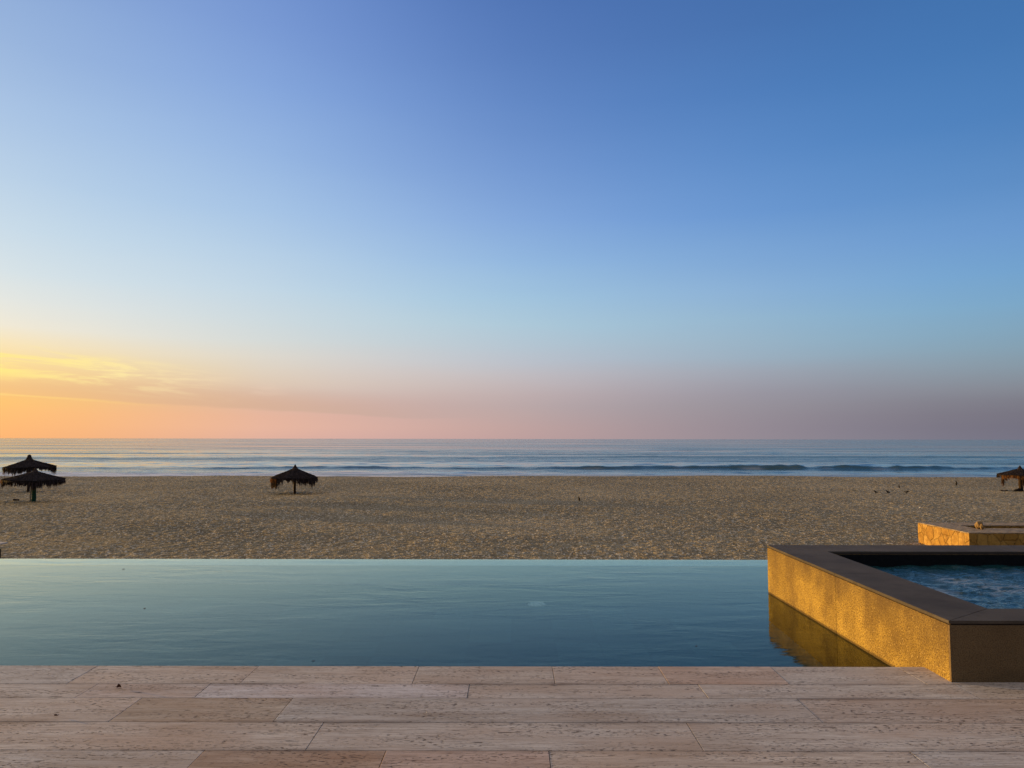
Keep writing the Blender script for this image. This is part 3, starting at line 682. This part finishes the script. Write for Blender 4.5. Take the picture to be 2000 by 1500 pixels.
# ------------------------------------------------------------ thatched parasols
def palapa(name, label, loc, r, rim_z, apex_z, *, pole_r=0.085, pole_mat='pole', tilt=(0, 0), fringe=0.28, knob=0.28, seed=1,
           concave=0.25, ragged=None, colour=None, wires=False, side_strip=False, orange=None, droop=0.0):
    rd = random.Random(seed)
    root = thing(name, label, 'beach parasol', loc, 0, 'thatched parasols on the beach')
    def add(nm, bm, mat, smooth=False):
        return bm_obj(nm, bm, M[mat], root, smooth)
    # pole
    bm = bmesh.new(); pts = []; rs = []
    for i in range(9):
        t = i/8; pts.append((rd.uniform(-1, 1)*0.012+tilt[0]*t*apex_z, rd.uniform(-1, 1)*0.012, -0.35+t*(apex_z+0.25))); rs.append(pole_r*(1.08-0.2*t)*rd.uniform(0.95, 1.05))
    tube(bm, pts, rs, 10); add('pole', bm, pole_mat, True)
    H = apex_z-rim_z
    def prof(t, a):      # t 0 apex..1 rim
        rr = r*t*(1+0.035*math.sin(3*a+seed)+0.02*math.sin(7*a+seed*2))
        z = apex_z-H*((1-concave)*t+concave*(1-max(1-t, 0)**2.4))
        z -= droop*max(0, t-0.8)/0.2*H*0.25
        z += 0.02*math.sin(5*a+seed)*t
        return Vector((rr*math.cos(a)+tilt[0]*z, rr*math.sin(a)+tilt[1]*rr*math.sin(a), z+tilt[0]*-rr*math.cos(a)*1.0))
    # core: thick conical shell
    bm = bmesh.new(); NA, NT_ = 40, 9
    top = [[bm.verts.new(prof(max(t/NT_, 0.02), 2*math.pi*k/NA)+Vector((0, 0, 0))) for k in range(NA)] for t in range(NT_+1)]
    bot = [[bm.verts.new(prof(max(t/NT_, 0.02), 2*math.pi*k/NA)+Vector((0, 0, -0.13))) for k in range(NA)] for t in range(NT_+1)]
    for L_, fl in ((top, 0), (bot, 1)):
        for i in range(NT_):
            for k in range(NA):
                q = (L_[i][k], L_[i+1][k], L_[i+1][(k+1) % NA], L_[i][(k+1) % NA]); bm.faces.new(q if not fl else q[::-1])
    for k in range(NA): bm.faces.new((top[-1][k], bot[-1][k], bot[-1][(k+1) % NA], top[-1][(k+1) % NA]))
    bm.faces.new(top[0][::-1]); bm.faces.new(bot[0])
    add('thatch_core', bm, 'thatch_core')
    # layered straw: narrow blades following the slope, overhanging each course
    bm = bmesh.new()
    def blade(p0, p1, w, bend=0.0):
        d = p1-p0; s = d.cross(Vector((0, 0, 1)))
        if s.length < 1e-4: s = Vector((rd.uniform(-1, 1), rd.uniform(-1, 1), 0))
        s = s.normalized()
        s = (s+Vector((0, 0, rd.uniform(-0.6, 0.6)))).normalized()*w
        mid = p0.lerp(p1, 0.55)+Vector((0, 0, bend))
        a, b = bm.verts.new(p0-s*0.6), bm.verts.new(p0+s*0.6)
        c_, d_ = bm.verts.new(mid-s), bm.verts.new(mid+s)
        e_ = bm.verts.new(p1)
        bm.faces.new((a, b, d_, c_)); bm.faces.new((c_, d_, e_))
    for i in range(2600):
        t = math.sqrt(rd.random())*0.97+0.02; a = rd.uniform(0, 2*math.pi)
        t2 = min(t+rd.uniform(0.10, 0.22), 1.03)
        p0 = prof(t, a)+Vector((0, 0, rd.uniform(0.0, 0.03))); a2 = a+rd.uniform(-0.05, 0.05)/max(t, 0.2)
        p1 = prof(t2, a2)+Vector((0, 0, rd.uniform(-0.01, 0.045)))
        blade(p0, p1, rd.uniform(0.008, 0.02), 0.01)
    for i in range(2400):
        a = rd.uniform(0, 2*math.pi); t = rd.uniform(0.86, 1.0)
        p0 = prof(t, a); out = Vector((math.cos(a), math.sin(a), 0))
        ln = fringe*rd.uniform(0.45, 1.0)*(0.72+0.42*math.sin(3*a+seed)+0.22*math.sin(11*a)+0.16*math.sin(23*a+1))
        p1 = p0+out*rd.uniform(0.0, 0.09)+Vector((rd.uniform(-0.04, 0.04), rd.uniform(-0.04, 0.04), -abs(ln)-0.08))
        blade(p0, p1, rd.uniform(0.010, 0.024))
    add('thatch', bm, 'thatch')
    # knob / cap tuft
    bm = bmesh.new(); ap = prof(0.02, 0); ap = Vector((tilt[0]*apex_z, 0, apex_z))
    if knob > 0.3:      # rounded bundle
        tube(bm, [ap+Vector((0, 0, z*knob)) for z in (-0.35, 0.0, 0.3, 0.62, 0.85, 1.0)], [k_*knob for k_ in (0.9, 0.52, 0.44, 0.46, 0.34, 0.10)], 10)
    else:               # short spire
        tube(bm, [ap+Vector((0, 0, -0.12)), ap+Vector((0, 0, 0.0)), ap+Vector((0, 0, knob*0.5)), ap+Vector((0, 0, knob*1.1))],
             [0.26, 0.13, 0.065, 0.04], 10)
    for i in range(140):
        a = rd.uniform(0, 2*math.pi); u = Vector((math.cos(a), math.sin(a), 0))
        blade(ap+Vector((0, 0, knob*rd.uniform(0.3, 0.95)))+u*0.05, ap+u*(knob*rd.uniform(0.5, 1.1))+Vector((0, 0, -knob*rd.uniform(0.1, 0.5))), 0.014)
    add('ridge_tuft', bm, 'thatch')
    # rafters
    for k in range(8):
        a = 2*math.pi*(k+0.5)/8; bm = bmesh.new()
        tube(bm, [prof(0.03, a)+Vector((0, 0, -0.20)), prof(0.5, a)+Vector((0, 0, -0.19)), prof(0.97, a)+Vector((0, 0, -0.17))], 0.028, 6)
        add('rafter', bm, 'pole', True)
    # braces from pole
    for k in range(4):
        a = 2*math.pi*(k+0.25)/4; bm = bmesh.new()
        e = prof(0.36, a)+Vector((0, 0, -0.2))
        tube(bm, [Vector((tilt[0]*rim_z*0.9, 0, rim_z*0.88)), e], 0.026, 6); add('brace', bm, 'pole', True)
    # fringe in a range of angles, orange sunlight painted into its colour
    if orange:
        for (a0, a1, ln, n) in orange:
            bm = bmesh.new()
            for i in range(n):
                a = rd.uniform(R(a0), R(a1)); t = rd.uniform(0.9, 1.02); p0 = prof(t, a)+Vector((0, 0, -0.02)); out = Vector((math.cos(a), math.sin(a), 0))
                p1 = p0+out*rd.uniform(0.02, 0.12)+Vector((rd.uniform(-0.05, 0.05), rd.uniform(-0.05, 0.05), -ln*rd.uniform(0.5, 1.1)))
                blade(p0+out*0.02, p1, rd.uniform(0.010, 0.022))
            add('sunlit_fringe', bm, 'fringe')
    if ragged:
        for (a0, a1, ln, n) in ragged:
            bm = bmesh.new()
            for i in range(n):
                a = rd.uniform(R(a0), R(a1)); p0 = prof(rd.uniform(0.9, 1.0), a)
                L2 = ln*rd.uniform(0.55, 1.05); pts = [p0]
                for s_ in range(4):
                    pts.append(pts[-1]+Vector((rd.uniform(-0.035, 0.035), rd.uniform(-0.035, 0.035), -L2/4)))
                wd = rd.uniform(0.012, 0.032)
                prev = None
                sv = Vector((math.sin(a), -math.cos(a), 0))+Vector((rd.uniform(-0.5, 0.5), rd.uniform(-0.5, 0.5), 0)); sv = sv.normalized()*wd
                for p_ in pts:
                    cur = (bm.verts.new(p_-sv), bm.verts.new(p_+sv))
                    if prev: bm.faces.new((prev[0], prev[1], cur[1], cur[0]))
                    prev = cur
            add('hanging_frond', bm, 'ragged')
    if wires:
        for (a0, a1, dip) in wires:
            bm = bmesh.new(); p0 = prof(0.95, R(a0)); p1 = prof(0.95, R(a1)); pts = []
            for i in range(11):
                t = i/10; q = p0.lerp(p1, t); q.z -= 0.1+dip*4*t*(1-t); pts.append(q)
            tube(bm, pts, 0.018, 5); add('hanging_cord', bm, 'pole', True)
    if side_strip:  # pale upright strip along the left side of the post
        bm = bmesh.new(); box(bm, -pole_r-0.075, -pole_r-0.012, -0.09, -0.03, -0.3, rim_z*0.98, 0.005)
        add('side_strip', bm, 'palestrip')
    return root

def at(x, y, dz=0.0): return (x, y, ground_z(x, y)+dz)

palapa('thatched_parasol', 'thatched parasol on a green painted post, nearest of the left pair', at(-32.5, 52.7), 1.82, 1.50, 2.10, pole_r=0.135, pole_mat='greenpole',
       seed=4, fringe=0.50, knob=0.18, concave=0.22, side_strip=True, tilt=(0.012, 0), orange=[(165, 215, 0.28, 160)], ragged=[(262, 285, 0.42, 26)])
palapa('thatched_parasol', 'taller thatched parasol with a rounded knob, behind the green-posted one', at(-38.75, 62.1), 1.83, 2.00, 2.66, pole_r=0.11,
       seed=12, fringe=0.55, knob=0.34, concave=0.12, tilt=(-0.018, 0), ragged=[(200, 235, 0.62, 30), (205, 215, 1.0, 6)])
palapa('thatched_parasol', 'ragged thatched parasol with dangling fronds standing alone left of centre', at(-17.1, 61.0), 1.74, 1.35, 2.07, pole_r=0.095,
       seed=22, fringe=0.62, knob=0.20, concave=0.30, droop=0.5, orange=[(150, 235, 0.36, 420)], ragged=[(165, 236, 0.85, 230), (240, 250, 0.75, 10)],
       wires=[(315, 352, 0.42), (330, 5, 0.22), (285, 300, 0.3)])
palapa('thatched_parasol', 'thatched parasol with orange lit fringe cut off by the right picture edge', at(42.85, 65.2), 1.62, 1.36, 1.92, pole_r=0.16,
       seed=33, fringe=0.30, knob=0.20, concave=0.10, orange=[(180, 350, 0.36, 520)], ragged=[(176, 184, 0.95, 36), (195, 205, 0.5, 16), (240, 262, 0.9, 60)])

# things lying under the right parasol
def lump(name, loc, dims, mat, label, cat, seed, rz=0.0):
    bm = bmesh.new(); bmesh.ops.create_icosphere(bm, subdivisions=4, radius=1)
    v = np.array([q.co[:] for q in bm.verts])
    n = perlin(v[:, 0]*1.7+v[:, 2], v[:, 1]*1.7+5, seed)*0.35+perlin(v[:, 0]*4+v[:, 2]*3, v[:, 1]*4, seed+1)*0.16
    for q, k in zip(bm.verts, n):
        q.co = q.co*(1+k); q.co = Vector((q.co.x*dims[0], q.co.y*dims[1], max(q.co.z, -0.55)*dims[2]))
    zm = min(q.co.z for q in bm.verts)
    for q in bm.verts: q.co.z -= zm+0.03
    o = bm_obj(name, bm, M[mat], None, True); o.location = loc; o.rotation_euler.z = rz
    return tag(o, label, cat)
lump('cloth_bundle', at(42.75, 64.3), (0.17, 0.16, 0.26), 'cloth', 'pale pinkish cloth bundle on the sand beside the right parasol post', 'bundle', 5)
lump('duffel_bag', at(42.25, 64.6), (0.34, 0.20, 0.17), 'darkbag', 'black bag slumped on the sand under the right parasol', 'bag', 9, 0.1)
def driftwood(loc, ln, r, rz, label, mat='pole'):
    bm = bmesh.new(); pts = []; rs = []
    for i in range(8):
        t = i/7; pts.append(((t-0.5)*ln, 0.03*math.sin(t*5), r*0.6+0.02*math.sin(t*7+1))); rs.append(r*(0.6+0.5*math.sin(math.pi*min(max(t, 0.08), 0.92))))
    tube(bm, pts, rs, 7); 
    o = bm_obj('driftwood', bm, M[mat], None, True); o.location = loc; o.rotation_euler.z = rz
    return tag(o, label, 'driftwood')
driftwood(at(41.3, 65.0), 0.55, 0.05, 0.1, 'short dark stick drawn in for a shadow line left of the black bag under the right parasol')  # dark stick added in place of a thin shadow on the sand
driftwood(at(-34.15, 53.4), 0.42, 0.08, 0.05, 'stubby dark driftwood log left of the green parasol post')

# ------------------------------------------------------------ birds
def bird(loc, rz, label, pose=0.0, sc=1.0):
    me = bpy.data.meshes.new('bird')
    # one connected skeleton: tail, body, neck, head, beak, two legs with toes
    V = [(0, 0, 0.13), (-0.07, 0, 0.12), (-0.13, 0, 0.095), (-0.19, 0, 0.07), (0.055, 0, 0.155), (0.085, 0, 0.195), (0.10, 0, 0.225), (0.135, 0, 0.222), (0.165, 0, 0.215),
         (-0.005, 0.025, 0.08), (0.0, 0.027, 0.04), (0.0, 0.028, 0.006), (0.035, 0.03, 0.003), (-0.005, -0.025, 0.08), (0.0, -0.027, 0.04), (0.0, -0.028, 0.006), (0.035, -0.03, 0.003)]
    Rr = [0.052, 0.050, 0.028, 0.012, 0.042, 0.024, 0.024, 0.010, 0.004, 0.018, 0.006, 0.006, 0.005, 0.018, 0.006, 0.006, 0.005]
    Ed = [(0, 1), (1, 2), (2, 3), (0, 4), (4, 5), (5, 6), (6, 7), (7, 8), (0, 9), (9, 10), (10, 11), (11, 12), (0, 13), (13, 14), (14, 15), (15, 16)]
    ca, sa = math.cos(pose), math.sin(pose)
    V2 = []
    for i, (x, y, z) in enumerate(V):
        if i < 9:
            x, z = x*ca-(z-0.12)*sa, 0.12+x*sa+(z-0.12)*ca
        V2.append((x*sc, y*sc, z*sc))
    me.from_pydata(V2, Ed, [])
    o = obj('bird', me, M['bird'])
    m = o.modifiers.new('skin', 'SKIN'); m.use_smooth_shade = True
    for i, r_ in enumerate(Rr): me.skin_vertices[0].data[i].radius = (r_*sc, r_*sc)
    me.skin_vertices[0].data[0].use_root = True
    s_ = o.modifiers.new('subdivision', 'SUBSURF'); s_.levels = 2; s_.render_levels = 2
    o.location = loc; o.rotation_euler.z = rz
    tag(o, label, 'bird', 'birds standing on the beach'); return o
bird(at(4.63, 53.5), R(120), 'dark bird standing alone on the open sand near mid beach', R(45), 1.25)
bird(at(28.85, 61.5), R(170), 'dark bird, leftmost of the small flock on the right beach', R(10), 1.15)
bird(at(29.6, 61.0), R(200), 'dark bird stretched low, second from left in the right flock', R(-5), 1.35)
bird(at(34.3, 68.6), R(90), 'dark upright bird farthest back in the right flock', R(50), 1.15)
bird(at(31.35, 61.5), R(140), 'dark bird with raised tail, rightmost of the flock row', R(-35), 1.2)
bird(at(41.6, 72.4), R(10), 'slim upright bird near the crest close to the right parasol', R(65), 1.6)
def scrap(name, loc, r, mat, label, cat, group=None, seed=0, curl=0.3):
    bm = bmesh.new(); rd = random.Random(seed); n = 9
    cen = bm.verts.new((0, 0, r*0.25)); ring = []
    for k in range(n):
        a = 2*math.pi*k/n; rr = r*rd.uniform(0.55, 1.1)*(1.5 if k in (0, 5) else 1)
        ring.append(bm.verts.new((rr*math.cos(a), rr*math.sin(a)*0.7, curl*r*rd.uniform(0.0, 1.6))))
    for k in range(n): bm.faces.new((cen, ring[k], ring[(k+1) % n]))
    ex = bmesh.ops.extrude_face_region(bm, geom=bm.faces[:])
    for q in [g_ for g_ in ex['geom'] if isinstance(g_, bmesh.types.BMVert)]: q.co.z += r*0.12
    o = bm_obj(name, bm, M[mat], None); o.location = loc
    return tag(o, label, cat, group)
scrap('litter', at(25.35, 48.3, 0.02), 0.10, 'white', 'small white scrap of litter on the sand between flock and planter', 'litter', seed=3, curl=0.9)
scrap('dead_leaf', (-2.52, 5.06, 0.003), 0.017, 'leaf', 'dark curled leaf lying on the deck near the left pool edge', 'leaf', seed=4, curl=1.0)
scrap('dead_leaf', (-2.62, 4.55, 0.003), 0.012, 'leaf', 'small grey-brown leaf on the deck at far left', 'leaf', seed=6, curl=0.7)
scrap('crumb', (-1.70, 4.86, 0.002), 0.007, 'white', 'tiny white crumb on the brownish deck slab at left', 'crumb', seed=7, curl=0.9)
scrap('crumb', (-0.50, 4.61, 0.002), 0.007, 'white', 'tiny white crumb on the deck near the centre', 'crumb', seed=8, curl=0.9)
for i, (x, y, lab) in enumerate(((-5.15, 10.35, 'dark twig floating near the far pool edge at left'), (-3.75, 8.0, 'dark leaf floating in the left half of the pool'),
                                 (-1.55, 6.15, 'dark speck of leaf floating left of centre near the deck'), (1.55, 6.6, 'dark speck of leaf floating right of centre'))):
    scrap('floating_leaf', (x, y, WL+0.001), 0.014 if i < 2 else 0.009, 'leaf', lab, 'leaf', 'leaves floating on the pool', seed=20+i, curl=0.2)

# ------------------------------------------------------------ render settings
S.render.engine = 'CYCLES'
S.cycles.use_denoising = True
try: S.cycles.denoiser = 'OPENIMAGEDENOISE'
except Exception: pass
S.cycles.max_bounces = 10; S.cycles.transmission_bounces = 8; S.cycles.sample_clamp_indirect = 6.0
S.cycles.caustics_refractive = True
S.view_settings.view_transform = 'Standard'; S.view_settings.look = 'None'; S.view_settings.exposure = 0; S.view_settings.gamma = 1
